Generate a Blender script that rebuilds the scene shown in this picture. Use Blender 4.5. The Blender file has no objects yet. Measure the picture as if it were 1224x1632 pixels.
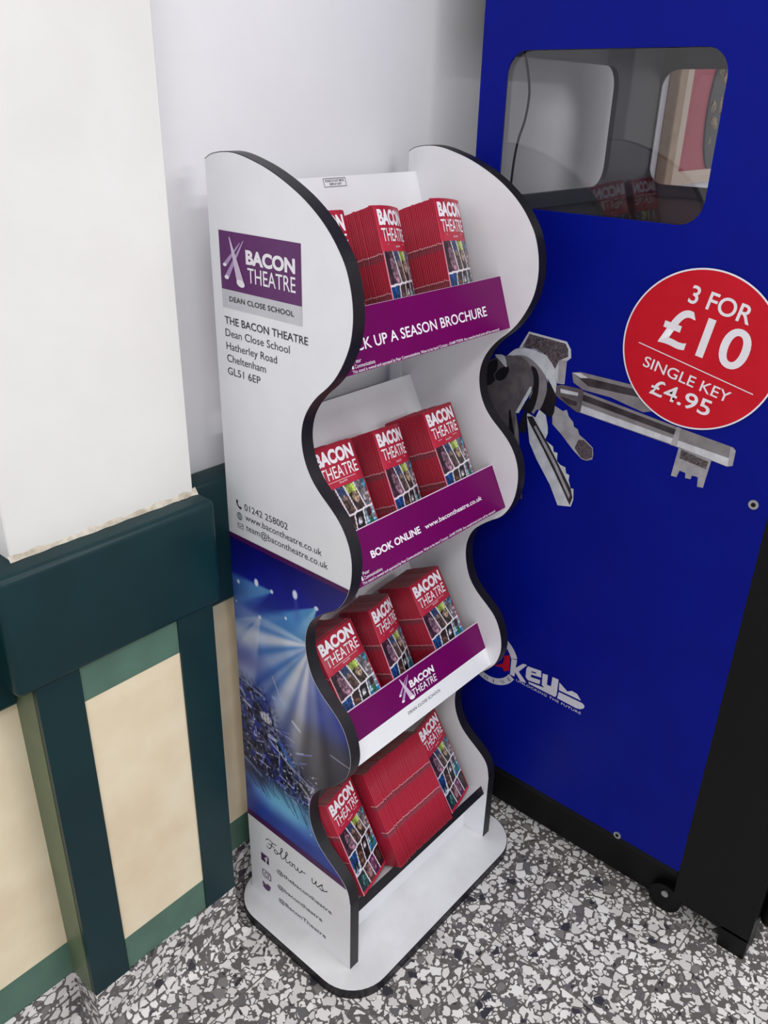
import bpy, bmesh, math, random
import numpy as np
from mathutils import Vector, Matrix

SC = bpy.context.scene
COL = SC.collection
random.seed(7)
RNG = np.random.default_rng(11)
PI = math.pi
R = math.radians


def lin(c):
    c = c / 255.0
    return c / 12.92 if c <= 0.04045 else ((c + 0.055) / 1.055) ** 2.4


def rgb(r, g, b):
    return (lin(r), lin(g), lin(b), 1.0)


# ------------------------------------------------------------------ camera
cam_d = bpy.data.cameras.new('camera')
cam_d.sensor_fit = 'HORIZONTAL'
cam_d.sensor_width = 36.0
cam_d.lens = 1337.26 / 1224.0 * 36.0
cam_d.clip_start = 0.02
cam = bpy.data.objects.new('camera', cam_d)
COL.objects.link(cam)
YAW, PITCH, ROLL = 0.8603, 0.4549, 0.0248
fwd = Vector((math.sin(YAW) * math.cos(PITCH), math.cos(YAW) * math.cos(PITCH), -math.sin(PITCH)))
rgt = Vector((math.cos(YAW), -math.sin(YAW), 0))
up_ = rgt.cross(fwd)
r2 = rgt * math.cos(ROLL) + up_ * math.sin(ROLL)
u2 = -rgt * math.sin(ROLL) + up_ * math.cos(ROLL)
mw = Matrix.Identity(4)
for i in range(3):
    mw[i][0], mw[i][1], mw[i][2] = r2[i], u2[i], -fwd[i]
mw[0][3], mw[1][3], mw[2][3] = -0.8162, -1.0606, 1.5985
cam.matrix_world = mw
SC.camera = cam

# ------------------------------------------------------------------ world, lights, exposure
SC.view_settings.view_transform = 'Standard'
SC.view_settings.look = 'None'
SC.view_settings.gamma = 1.0
SC.view_settings.use_curve_mapping = False
SC.view_settings.exposure = 0.17
world = bpy.data.worlds.new('world')
SC.world = world
world.use_nodes = True
wbg = world.node_tree.nodes['Background']
wbg.inputs[0].default_value = (0.95, 0.97, 1.0, 1)
wbg.inputs[1].default_value = 0.72


def area_light(name, loc, sx, sy, power, color=(1, 0.985, 0.96), rot=(0, 0, 0)):
    l = bpy.data.lights.new(name, 'AREA')
    l.shape = 'RECTANGLE'
    l.size, l.size_y = sx, sy
    l.energy = power
    l.color = color
    o = bpy.data.objects.new(name, l)
    o.location = loc
    o.rotation_euler = rot
    COL.objects.link(o)
    return o


area_light('ceiling_area_light', (-0.25, -0.85, 2.68), 1.4, 0.5, 8, (1, 0.995, 1))
area_light('ceiling_area_light', (0.8, -2.0, 2.68), 1.2, 0.4, 17, (1, 0.995, 1))
area_light('ceiling_area_light', (-2.0, -1.6, 2.68), 1.2, 0.4, 27, (1, 0.995, 1))
area_light('ceiling_area_light', (0.6, -3.7, 2.68), 1.6, 0.5, 40, (1, 0.995, 1))  # added fill from far in front, reaches the wall through the kiosk


# ------------------------------------------------------------------ materials
def node_mat(name):
    m = bpy.data.materials.new(name)
    m.use_nodes = True
    nt = m.node_tree
    return m, nt, nt.nodes['Principled BSDF']


def mat(name, c, rough=0.5, c2=None, scale=30.0, spec=0.5, bump=0.0, metal=0.0, coat=0.0):
    """plain colour with a faint procedural mottling"""
    m, nt, b = node_mat(name)
    n = nt.nodes
    tc = n.new('ShaderNodeTexCoord')
    no = n.new('ShaderNodeTexNoise')
    no.inputs['Scale'].default_value = scale
    no.inputs['Detail'].default_value = 5
    nt.links.new(tc.outputs['Object'], no.inputs['Vector'])
    ra = n.new('ShaderNodeValToRGB')
    if c2 is None:
        c2 = tuple(max(0, x - 5) for x in c)
    ra.color_ramp.elements[0].color = rgb(*c2)
    ra.color_ramp.elements[1].color = rgb(*c)
    ra.color_ramp.elements[0].position = 0.35
    ra.color_ramp.elements[1].position = 0.65
    nt.links.new(no.outputs['Fac'], ra.inputs['Fac'])
    nt.links.new(ra.outputs['Color'], b.inputs['Base Color'])
    b.inputs['Roughness'].default_value = rough
    b.inputs['Specular IOR Level'].default_value = spec
    b.inputs['Metallic'].default_value = metal
    b.inputs['Coat Weight'].default_value = coat
    if bump:
        bp = n.new('ShaderNodeBump')
        bp.inputs['Strength'].default_value = bump
        bp.inputs['Distance'].default_value = 0.002
        nt.links.new(no.outputs['Fac'], bp.inputs['Height'])
        nt.links.new(bp.outputs['Normal'], b.inputs['Normal'])
    return m


def attr_mat(name, rough=0.4, spec=0.4):
    m, nt, b = node_mat(name)
    a = nt.nodes.new('ShaderNodeAttribute')
    a.attribute_name = 'print'
    nt.links.new(a.outputs['Color'], b.inputs['Base Color'])
    b.inputs['Roughness'].default_value = rough
    b.inputs['Specular IOR Level'].default_value = spec
    return m


def math_node(nt, op, a=None, b=None, c=None):
    n = nt.nodes.new('ShaderNodeMath')
    n.operation = op
    for i, v in enumerate((a, b, c)):
        if v is None:
            continue
        if isinstance(v, (int, float)):
            n.inputs[i].default_value = v
        else:
            nt.links.new(v, n.inputs[i])
    return n.outputs[0]


def mix_col(nt, f, a, b):
    n = nt.nodes.new('ShaderNodeMix')
    n.data_type = 'RGBA'
    for sock, v in ((n.inputs['Factor'], f), (n.inputs['A'], a), (n.inputs['B'], b)):
        if isinstance(v, tuple) or isinstance(v, float):
            sock.default_value = v
        else:
            nt.links.new(v, sock)
    return n.outputs['Result']


def terrazzo(name, tiles=True):
    m, nt, b = node_mat(name)
    n, L = nt.nodes, nt.links
    tc = n.new('ShaderNodeTexCoord')
    src = tc.outputs['Object']
    seam = None
    if tiles:
        sp = n.new('ShaderNodeSeparateXYZ')
        L.new(src, sp.inputs[0])
        tx = math_node(nt, 'DIVIDE', math_node(nt, 'SUBTRACT', sp.outputs[0], 0.271), 0.302)
        ty = math_node(nt, 'DIVIDE', math_node(nt, 'SUBTRACT', sp.outputs[1], -0.468), 0.302)
        fx, fy = math_node(nt, 'FLOOR', tx), math_node(nt, 'FLOOR', ty)
        cb = n.new('ShaderNodeCombineXYZ')
        L.new(math_node(nt, 'MULTIPLY_ADD', fx, 3.713, sp.outputs[0]), cb.inputs[0])
        L.new(math_node(nt, 'MULTIPLY_ADD', fy, 5.171, sp.outputs[1]), cb.inputs[1])
        L.new(math_node(nt, 'MULTIPLY_ADD', fx, 0.37, math_node(nt, 'MULTIPLY', fy, 0.71)), cb.inputs[2])
        src = cb.outputs[0]
        dx = math_node(nt, 'PINGPONG', tx, 0.5)
        dy = math_node(nt, 'PINGPONG', ty, 0.5)
        seam = math_node(nt, 'LESS_THAN', math_node(nt, 'MINIMUM', dx, dy), 0.0048)
    # warp
    nz = n.new('ShaderNodeTexNoise')
    nz.inputs['Scale'].default_value = 90
    nz.inputs['Detail'].default_value = 2
    L.new(src, nz.inputs['Vector'])
    vm = n.new('ShaderNodeVectorMath')
    vm.operation = 'MULTIPLY_ADD'
    L.new(nz.outputs['Color'], vm.inputs[0])
    vm.inputs[1].default_value = (0.006, 0.006, 0.006)
    L.new(src, vm.inputs[2])
    vec = vm.outputs[0]

    def layer(scale, thr, cut):
        e = n.new('ShaderNodeTexVoronoi'); e.feature = 'DISTANCE_TO_EDGE'
        f = n.new('ShaderNodeTexVoronoi'); f.feature = 'F1'
        for v in (e, f):
            v.inputs['Scale'].default_value = scale
            L.new(vec, v.inputs['Vector'])
        s = n.new('ShaderNodeSeparateColor')
        L.new(f.outputs['Color'], s.inputs[0])
        th = math_node(nt, 'MULTIPLY_ADD', s.outputs[1], 0.15, thr)
        mask = math_node(nt, 'GREATER_THAN', e.outputs['Distance'], th)
        has = math_node(nt, 'LESS_THAN', s.outputs[2], cut)
        mask = math_node(nt, 'MULTIPLY', mask, has)
        r = n.new('ShaderNodeValToRGB')
        r.color_ramp.interpolation = 'CONSTANT'
        el = r.color_ramp.elements
        cols = [(0.0, (226, 223, 221)), (0.36, (212, 208, 206)), (0.66, (234, 232, 230)), (0.82, (128, 124, 123)), (0.90, (104, 102, 106)), (0.96, (58, 57, 64))]
        el[0].position, el[0].color = 0.0, rgb(*cols[0][1])
        el[1].position, el[1].color = cols[1][0], rgb(*cols[1][1])
        for p, c in cols[2:]:
            x = el.new(p); x.color = rgb(*c)
        L.new(s.outputs[0], r.inputs['Fac'])
        return mask, r.outputs['Color']
    m1, c1 = layer(50, 0.055, 0.80)
    m2, c2 = layer(100, 0.07, 0.70)
    g = n.new('ShaderNodeTexNoise')
    g.inputs['Scale'].default_value = 420
    L.new(src, g.inputs['Vector'])
    base = mix_col(nt, g.outputs['Fac'], rgb(84, 80, 79), rgb(110, 106, 104))
    col = mix_col(nt, m2, base, c2)
    col = mix_col(nt, m1, col, c1)
    if seam is not None:
        col = mix_col(nt, seam, col, rgb(112, 105, 98))
    L.new(col, b.inputs['Base Color'])
    b.inputs['Roughness'].default_value = 0.42
    b.inputs['Specular IOR Level'].default_value = 0.35
    return m


def glass_mat(name):
    m = bpy.data.materials.new(name)
    m.use_nodes = True
    nt = m.node_tree
    nt.nodes.clear()
    o = nt.nodes.new('ShaderNodeOutputMaterial')
    mx = nt.nodes.new('ShaderNodeMixShader')
    t = nt.nodes.new('ShaderNodeBsdfTransparent')
    t.inputs[0].default_value = (0.93, 0.93, 0.94, 1)
    g = nt.nodes.new('ShaderNodeBsdfGlossy')
    g.inputs['Roughness'].default_value = 0.02
    f = nt.nodes.new('ShaderNodeFresnel')
    f.inputs['IOR'].default_value = 1.5
    nt.links.new(f.outputs[0], mx.inputs[0])
    nt.links.new(t.outputs[0], mx.inputs[1])
    nt.links.new(g.outputs[0], mx.inputs[2])
    nt.links.new(mx.outputs[0], o.inputs[0])
    return m


M = {}
M['wall'] = mat('wall_paint', (239, 238, 241), 0.6, (236, 235, 238), 6, bump=0.05)
M['pillar'] = mat('pillar_paint', (234, 232, 230), 0.6, (230, 228, 225), 8, bump=0.05)
M['teal'] = mat('dark_teal_gloss_paint', (8, 46, 51), 0.36, (6, 41, 46), 9, 0.28)
M['cream'] = mat('cream_marbled_laminate', (238, 223, 194), 0.42, (228, 209, 178), 11)
M['green'] = mat('sage_green_laminate', (84, 116, 101), 0.45, (74, 104, 91), 14)
M['plaster'] = mat('rough_caulk', (214, 207, 194), 0.9, (176, 164, 146), 60, bump=0.6)
M['ceiling'] = mat('ceiling_tile', (235, 235, 232), 0.9)
M['terrazzo'] = terrazzo('terrazzo_tile')
M['skirt'] = terrazzo('terrazzo_skirting', False)
M['white'] = mat('white_laminate', (236, 236, 240), 0.38, (233, 233, 237), 20)
M['basewhite'] = mat('scuffed_white_laminate', (228, 228, 231), 0.42, (219, 219, 221), 18)
M['black'] = mat('black_edge_band', (26, 24, 30), 0.4, (20, 18, 24), 40, 0.35)
M['ink'] = mat('black_ink', (42, 38, 44), 0.5)
M['grey'] = mat('pale_grey_print', (200, 200, 206), 0.42)
M['logo'] = mat('plum_print', (94, 34, 100), 0.42)
M['stripe'] = mat('dark_plum_print', (74, 18, 84), 0.42)
M['purple'] = mat('magenta_purple_gloss', (108, 0, 88), 0.36, (102, 0, 83), 12, 0.2)
M['wprint'] = mat('white_print', (240, 236, 242), 0.5, None, 30, 0.3)
M['lav'] = mat('lavender_print', (176, 150, 192), 0.45)
M['lav2'] = mat('pale_lavender_print', (206, 190, 214), 0.45)
M['acryl'] = mat('acrylic_edge', (236, 215, 236), 0.2)
M['red'] = mat('red_cover', (184, 36, 62), 0.42, (176, 32, 57), 24, 0.4)
M['band'] = mat('maroon_spine_band', (160, 66, 82), 0.45, (132, 36, 54), 300)
M['bandline'] = mat('pale_spine_line', (240, 206, 208), 0.45, (206, 130, 140), 500)
M['pages'] = mat('shaded_page_edges', (150, 118, 116), 0.8, (104, 62, 66), 260)  # pale paper darkened in colour to stand for shade on the page tops
M['photo'] = attr_mat('printed_photo', 0.38)
M['blue'] = mat('blue_vinyl', (0, 18, 136), 0.42, (0, 15, 128), 7, 0.12)
M['mblack'] = mat('black_powder_coat', (6, 6, 8), 0.5, (4, 4, 6), 60, 0.25)
M['lining'] = mat('dark_grey_lining', (56, 56, 66), 0.45)
M['sred'] = mat('red_sticker', (204, 16, 38), 0.5, None, 30, 0.25)
M['chrome'] = mat('screw_metal', (190, 190, 192), 0.3, metal=0.8)
M['glass'] = glass_mat('clear_acrylic_pane')
for nm, c, c2 in (('k0', (24, 22, 26), None), ('k1', (62, 56, 60), (36, 32, 36)), ('k2', (104, 98, 100), (84, 78, 82)), ('k3', (138, 134, 136), (122, 118, 120)),
                  ('k4', (172, 170, 174), (148, 146, 150)), ('k5', (212, 214, 220), (190, 192, 198))):
    M[nm] = mat('key_print_' + nm, c, 0.35, c2, 45)
M['khatch'] = mat('key_print_hatched', (110, 100, 104), 0.35, (40, 34, 40), 330)
M['lred'] = mat('logo_red', (184, 14, 40), 0.35)
M['lgrey'] = mat('logo_grey', (208, 208, 218), 0.35)
M['wood'] = mat('tan_wood', (186, 156, 124), 0.5, (168, 136, 104), 30)
M['mat'] = mat('cream_mount', (226, 206, 184), 0.7)
M['rose'] = mat('rose_red_board', (186, 64, 84), 0.6)
M['gold'] = mat('gilt_ornament', (176, 140, 84), 0.4, (60, 70, 66), 120)
M['darkorn'] = mat('dark_ornament', (46, 42, 44), 0.6, (30, 30, 30), 90)

# ------------------------------------------------------------------ helpers
ORIGIN = {}


def link(name, me, m=None, parent=None, kind=None):
    """link a mesh given in world coordinates as ONE object (child of parent if given)"""
    o = bpy.data.objects.new(name, me)
    COL.objects.link(o)
    if m is not None:
        for x in (m if isinstance(m, (list, tuple)) else [m]):
            me.materials.append(x)
    org = Vector((0, 0, 0))
    if parent is not None:
        org = ORIGIN.get(parent.name, Vector((0, 0, 0)))
        me.transform(Matrix.Translation(-org))
        o.parent = parent
    ORIGIN[o.name] = org
    if kind:
        o['kind'] = kind
    return o


def thing(name, label, cat, loc, group=None):
    o = bpy.data.objects.new(name, None)
    o.empty_display_size = 0.05
    COL.objects.link(o)
    o.location = loc
    o['label'] = label
    o['category'] = cat
    if group:
        o['group'] = group
    ORIGIN[o.name] = Vector(loc)
    return o


def bm_mesh(name, bm):
    me = bpy.data.meshes.new(name)
    bm.normal_update()
    bm.to_mesh(me)
    bm.free()
    return me


def box_mesh(lo, hi, bevel=0.0, seg=2, name='m'):
    bm = bmesh.new()
    bmesh.ops.create_cube(bm, size=1.0)
    lo, hi = Vector(lo), Vector(hi)
    for v in bm.verts:
        v.co = Vector(((v.co[i] + 0.5) * (hi[i] - lo[i]) + lo[i] for i in range(3)))
    if bevel:
        bmesh.ops.bevel(bm, geom=list(bm.edges), offset=bevel, segments=seg, affect='EDGES', profile=0.5)
    return bm_mesh(name, bm)


def frame(o, ex, ey, n=None):
    ex, ey = Vector(ex), Vector(ey)
    n = ex.cross(ey) if n is None else Vector(n)
    m = Matrix.Identity(4)
    o = Vector(o)
    for i in range(3):
        m[i][0], m[i][1], m[i][2], m[i][3] = ex[i], ey[i], n[i], o[i]
    return m


def slab(F, x0, x1, y0, y1, z0, z1, bevel=0.0):
    """box in a local frame"""
    me = box_mesh((x0, y0, z0), (x1, y1, z1), bevel)
    me.transform(F)
    return me


def smooth(me, angle=40):
    for p in me.polygons:
        p.use_smooth = True
    try:
        me.set_sharp_from_angle(angle=R(angle))
    except Exception:
        pass
    return me


def curve_to_mesh(cd):
    o = bpy.data.objects.new('tmp', cd)
    COL.objects.link(o)
    dg = bpy.context.evaluated_depsgraph_get()
    dg.update()
    me = bpy.data.meshes.new_from_object(o.evaluated_get(dg))
    bpy.data.objects.remove(o)
    bpy.data.curves.remove(cd)
    return me


def fill2d(loops, extrude=0.0):
    cd = bpy.data.curves.new('c', 'CURVE')
    cd.dimensions = '2D'
    cd.fill_mode = 'BOTH' if extrude else 'BOTH'
    cd.extrude = extrude
    for lp in loops:
        s = cd.splines.new('POLY')
        s.points.add(len(lp) - 1)
        for p, q in zip(s.points, lp):
            p.co = (q[0], q[1], 0, 1)
        s.use_cyclic_u = True
    me = curve_to_mesh(cd)
    return me


def joined(meshes):
    bm = bmesh.new()
    off = []
    for me in meshes:
        bm.from_mesh(me)
    out = bm_mesh('j', bm)
    for me in meshes:
        bpy.data.meshes.remove(me)
    return out


def joined_mats(pairs):
    """[(mesh, slot)] -> one mesh with material slots"""
    bm = bmesh.new()
    for me, s in pairs:
        n0 = len(bm.faces)
        bm.from_mesh(me)
        bm.faces.ensure_lookup_table()
        for f in bm.faces[n0:]:
            f.material_index = s
        bpy.data.meshes.remove(me)
    return bm_mesh('j', bm)


CAP = {}


def text_raw(s, bold, shear, space):
    cd = bpy.data.curves.new('t', 'FONT')
    cd.body = s
    cd.size = 1.0
    cd.offset = bold
    cd.shear = shear
    cd.space_character = space
    cd.resolution_u = 3 if len(s) > 12 else 7
    return curve_to_mesh(cd)


def text_mesh(s, w, h, bold=0.0, shear=0.0, space=1.0):
    """flat lettering: baseline at y=0, left edge at x=0, width w, cap height h"""
    me = text_raw(s, bold, shear, space)
    if (bold,) not in CAP:
        t = text_raw('H', bold, 0, 1)
        ys = [v.co.y for v in t.vertices]
        CAP[(bold,)] = (min(ys), max(ys))
        bpy.data.meshes.remove(t)
    y0, y1 = CAP[(bold,)]
    xs = [v.co.x for v in me.vertices]
    x0, x1 = min(xs), max(xs)
    for v in me.vertices:
        v.co = ((v.co.x - x0) * w / (x1 - x0), (v.co.y - y0) * h / (y1 - y0), 0)
    return me


def ellipse(cx, cy, rx, ry, rot=0.0, n=28):
    c, s = math.cos(rot), math.sin(rot)
    return [(cx + rx * math.cos(t) * c - ry * math.sin(t) * s, cy + rx * math.cos(t) * s + ry * math.sin(t) * c)
            for t in (2 * PI * i / n for i in range(n))]


def rrect(x0, y0, x1, y1, r, n=8):
    out = []
    for cx, cy, a in ((x1 - r, y1 - r, 0), (x0 + r, y1 - r, 90), (x0 + r, y0 + r, 180), (x1 - r, y0 + r, 270)):
        for i in range(n + 1):
            t = R(a + 90.0 * i / n)
            out.append((cx + r * math.cos(t), cy + r * math.sin(t)))
    return out


def rect(x0, y0, x1, y1):
    return [(x0, y0), (x1, y0), (x1, y1), (x0, y1)]


def decal(name, me, F, lift, m, parent):
    me.transform(F @ Matrix.Translation((0, 0, lift)))
    return link(name, me, m, parent)


def lay(me, x, y, rot=0.0, z=0.0):
    me.transform(Matrix.Translation((x, y, z)) @ Matrix.Rotation(rot, 4, 'Z'))
    return me


def stroke2d(paths, rad, flat=0.3):
    """pen strokes as thin flattened tubes"""
    cd = bpy.data.curves.new('s', 'CURVE')
    cd.dimensions = '3D'
    cd.bevel_depth = rad
    cd.bevel_resolution = 1
    for pts in paths:
        pts = catmull(pts, 6)
        s = cd.splines.new('POLY')
        s.points.add(len(pts) - 1)
        for p, q in zip(s.points, pts):
            p.co = (q[0], q[1], 0, 1)
    me = curve_to_mesh(cd)
    me.transform(Matrix.Diagonal((1, 1, flat, 1)))
    return me


def tube(pts, rad, cyclic=False, res=6):
    cd = bpy.data.curves.new('s', 'CURVE')
    cd.dimensions = '3D'
    cd.bevel_depth = rad
    cd.bevel_resolution = 3
    s = cd.splines.new('NURBS')
    s.points.add(len(pts) - 1)
    for p, q in zip(s.points, pts):
        p.co = (*q, 1)
    s.use_endpoint_u = True
    s.order_u = 3
    s.use_cyclic_u = cyclic
    return curve_to_mesh(cd)


def cyl(c, axis, r, d, seg=32):
    bm = bmesh.new()
    bmesh.ops.create_cone(bm, cap_ends=True, segments=seg, radius1=r, radius2=r, depth=d)
    me = bm_mesh('c', bm)
    q = Vector((0, 0, 1)).rotation_difference(Vector(axis)).to_matrix().to_4x4()
    me.transform(Matrix.Translation(c) @ q)
    return smooth(me)


# outlines of the printed artwork on the kiosk side (metres)
ART = {
    'k': [(0.2571, 0.46), (0.272, 0.4632), (0.2703, 0.4409), (0.2879, 0.4612), (0.2987, 0.4629), (0.2793, 0.4348), (0.3022, 0.4155), (0.2868, 0.4118), (0.2705, 0.4289), (0.2696, 0.416), (0.2576, 0.415)],
    'e': [(0.3011, 0.4607), (0.3355, 0.4655), (0.3376, 0.4483), (0.3113, 0.4432), (0.3121, 0.4365), (0.3359, 0.4403), (0.3359, 0.4289), (0.3053, 0.4244), (0.2986, 0.4295), (0.298, 0.4521)],
    'e_hole': [(0.3115, 0.4527), (0.3234, 0.4551), (0.3238, 0.4519), (0.3119, 0.4492)],
    'y': [(0.34, 0.4608), (0.3529, 0.4633), (0.3536, 0.4369), (0.364, 0.4381), (0.3647, 0.4637), (0.3801, 0.4648), (0.3804, 0.4228), (0.3774, 0.4155), (0.3089, 0.4162), (0.307, 0.421), (0.3484, 0.4255), (0.3411, 0.4303)],
    'y_bar': [(0.3056, 0.4216), (0.34, 0.4283), (0.3662, 0.4308), (0.3662, 0.4208), (0.3388, 0.4162), (0.3089, 0.4162)],
    'teeth': [(0.383, 0.4585), (0.4045, 0.4456), (0.415, 0.4526), (0.4279, 0.4512), (0.4391, 0.4392), (0.3841, 0.4383)],
    'blade': [(0.3847, 0.4336), (0.4428, 0.4343), (0.4488, 0.4306), (0.4481, 0.4232), (0.4403, 0.4166), (0.4305, 0.414), (0.3826, 0.4155)],
    'red': [(0.2142, 0.4198), (0.2369, 0.437), (0.2376, 0.4576), (0.2521, 0.4676), (0.2551, 0.4259), (0.2419, 0.4163), (0.2353, 0.4246), (0.2186, 0.4191)],
    'head': [(0.1996, 1.1722), (0.218, 1.2072), (0.3016, 1.2031), (0.3117, 1.1902), (0.3144, 1.1745), (0.3065, 1.1666), (0.3069, 1.122), (0.2913, 1.1204), (0.2843, 1.1416), (0.2702, 1.1617), (0.2455, 1.1734), (0.2216, 1.1765)],
    'head_in': [(0.2068, 1.1749), (0.22, 1.203), (0.2994, 1.199), (0.3063, 1.1891), (0.3081, 1.1757), (0.2899, 1.1645), (0.2837, 1.1466), (0.2636, 1.1681), (0.2363, 1.1767)],
    'head_strip': [(0.2897, 1.1657), (0.3069, 1.168), (0.3061, 1.1232), (0.2926, 1.1214)],
    'disc_back': [(0.1728, 1.1499), (0.1924, 1.1682), (0.2188, 1.1746), (0.2457, 1.1722), (0.2702, 1.1617), (0.284, 1.1441), (0.2902, 1.1222), (0.2909, 1.1015), (0.2831, 1.0944), (0.2623, 1.1317), (0.2244, 1.1524)],
    'disc_mid': [(0.1907, 1.1561), (0.2176, 1.1588), (0.2427, 1.1484), (0.2623, 1.1317), (0.2706, 1.1126), (0.2703, 1.0914), (0.2619, 1.0626), (0.2535, 1.0578), (0.2456, 1.0477), (0.2336, 1.072), (0.2405, 1.1164)],
    'dark1': [(0.2314, 1.1434), (0.2439, 1.1382), (0.2521, 1.119), (0.2529, 1.0874), (0.2473, 1.059), (0.2367, 1.0455), (0.2268, 1.0513), (0.2184, 1.0158), (0.2179, 1.0059), (0.235, 1.0062), (0.2301, 1.0493), (0.2175, 1.0517), (0.2406, 1.0899)],
    'dark2': [(0.2704, 1.1256), (0.2895, 1.1011), (0.2943, 1.0865), (0.2928, 1.0755), (0.292, 1.0592), (0.2844, 1.0493), (0.2748, 1.055), (0.2622, 1.06), (0.268, 1.0855), (0.2726, 1.1078)],
    'bow': [(0.1171, 1.1004), (0.122, 1.1179), (0.1366, 1.1345), (0.1606, 1.1474), (0.1908, 1.1548), (0.2153, 1.1532), (0.232, 1.1383), (0.2405, 1.1164), (0.2389, 1.0921), (0.2277, 1.0706), (0.2148, 1.0483), (0.2078, 1.041), (0.2184, 1.0017), (0.2408, 0.8714), (0.2372, 0.8598), (0.2274, 0.8459), (0.2223, 0.8625), (0.2161, 0.9203), (0.1988, 0.9765), (0.1733, 0.9898), (0.1554, 1.0052), (0.1412, 1.016), (0.1295, 1.0359), (0.1205, 1.0621)],
    'bow_dark': [(0.1167, 1.1044), (0.1263, 1.1243), (0.1488, 1.1397), (0.154, 1.1354), (0.154, 1.1192), (0.1472, 1.1069), (0.1514, 1.0968), (0.1382, 1.0829), (0.1189, 1.08)],
    'hole': [(0.1488, 1.1072), (0.1572, 1.1185), (0.166, 1.1258), (0.1779, 1.1309), (0.1823, 1.1252), (0.1797, 1.1139), (0.17, 1.1009), (0.1561, 1.0973)],
    'wire': [(0.1479, 1.1489), (0.1681, 1.1503), (0.1763, 1.1319), (0.1735, 1.1287), (0.16, 1.138), (0.1483, 1.1449)],
    'edge1': [(0.2063, 1.0407), (0.2334, 1.1002), (0.2377, 1.1025), (0.2374, 1.0918), (0.214, 1.0412)],
    'groove1': [(0.1903, 1.0423), (0.194, 1.0432), (0.2076, 0.9989), (0.2177, 0.9354), (0.1976, 0.9733)],
    'groove1b': [(0.2063, 1.0407), (0.2174, 1.0015), (0.2383, 0.8796), (0.2336, 0.8631), (0.222, 0.9309), (0.2092, 0.9993)],
    'key2': [(0.2328, 1.039), (0.2334, 1.0474), (0.2524, 1.0412), (0.2593, 1.0593), (0.2751, 1.0523), (0.2824, 1.0297), (0.2841, 1.0164), (0.2799, 1.0015), (0.2911, 0.9962), (0.299, 0.9928), (0.3018, 0.9825), (0.3107, 0.9822), (0.3114, 0.9657), (0.3196, 0.9596), (0.3317, 0.9576), (0.3348, 0.9459), (0.3424, 0.944), (0.3424, 0.9327), (0.3489, 0.9177), (0.3553, 0.9183), (0.3579, 0.8948), (0.3541, 0.8791), (0.325, 0.8723), (0.3018, 0.9114), (0.2657, 0.9552), (0.2451, 0.9863)],
    'key2_dark': [(0.2328, 1.039), (0.2462, 1.0424), (0.2918, 0.9908), (0.3489, 0.9177), (0.3557, 0.8998), (0.3515, 0.8811), (0.325, 0.9187), (0.2779, 0.9813), (0.2422, 1.0248)],
    'key2_light': [(0.2517, 1.0217), (0.2558, 1.0255), (0.3071, 0.9644), (0.3493, 0.9035), (0.3485, 0.8946), (0.3088, 0.9508)],
    'key3': [(0.2928, 1.0755), (0.311, 1.0693), (0.319, 1.0739), (0.3249, 1.0621), (0.3361, 1.053), (0.3387, 1.0444), (0.3477, 1.0414), (0.3519, 1.0318), (0.3625, 1.0266), (0.3839, 1.0138), (0.3868, 0.9998), (0.386, 0.9901), (0.3742, 0.984), (0.3628, 0.9847), (0.3438, 0.9971), (0.3242, 1.0135), (0.3144, 1.0218), (0.2918, 1.0376), (0.2898, 1.0533)],
    'key3_dark': [(0.3459, 1.0031), (0.3519, 1.0211), (0.3628, 1.024), (0.3828, 1.0121), (0.3854, 0.994), (0.3739, 0.9861), (0.3625, 0.9866)],
    'hub': [(0.2905, 1.1158), (0.3014, 1.12), (0.3463, 1.1207), (0.3499, 1.1151), (0.3483, 1.0772), (0.3417, 1.0742), (0.3176, 1.0841), (0.3024, 1.091), (0.2916, 1.0964)],
    'hub_hi': [(0.2996, 1.1118), (0.3391, 1.1126), (0.3386, 1.1061), (0.3021, 1.1041)],
    'hub_dark': [(0.3015, 1.0974), (0.3389, 1.0945), (0.3386, 1.0866), (0.3204, 1.0848)],
    'shaft': [(0.3428, 1.1179), (0.5401, 1.0951), (0.6386, 1.0851), (0.6438, 1.0807), (0.644, 1.053), (0.6354, 1.0486), (0.5326, 1.0603), (0.3446, 1.0751)],
    'shaft_hi': [(0.3457, 1.0902), (0.5326, 1.073), (0.6387, 1.0642), (0.6391, 1.0515), (0.6331, 1.0497), (0.5323, 1.0621), (0.3445, 1.076)],
    'shaft_dark': [(0.3447, 1.112), (0.5387, 1.0901), (0.5397, 1.0796), (0.3454, 1.0999)],
    'shaft_tip': [(0.6344, 1.0849), (0.6438, 1.0807), (0.644, 1.053), (0.6361, 1.0497)],
    'collar': [(0.5367, 1.096), (0.5446, 1.0953), (0.543, 1.0617), (0.5313, 1.0599)],
    'bit': [(0.547, 1.0652), (0.6072, 1.0551), (0.6023, 0.9984), (0.5917, 0.9974), (0.5901, 1.0152), (0.5792, 1.0152), (0.5779, 1.0076), (0.5679, 1.0069), (0.5671, 1.0163), (0.5558, 1.0177), (0.5523, 1.0036), (0.5419, 1.0038)],
    'bit_dark': [(0.5517, 1.0571), (0.6028, 1.0483), (0.6013, 1.0337), (0.5515, 1.0404)],
    'rod': [(0.3202, 1.1477), (0.3379, 1.1525), (0.4531, 1.151), (0.471, 1.1298), (0.4927, 1.1141), (0.4703, 1.1062), (0.4044, 1.1187), (0.3478, 1.12), (0.3253, 1.1295)],
    'rod_dark': [(0.3285, 1.1447), (0.4495, 1.1442), (0.4588, 1.1315), (0.3569, 1.1293)],
    'rod_hi': [(0.3217, 1.1481), (0.3382, 1.1506), (0.3547, 1.1446), (0.3395, 1.1413)],
}
RING = (0.20337, 0.43982)

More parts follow.
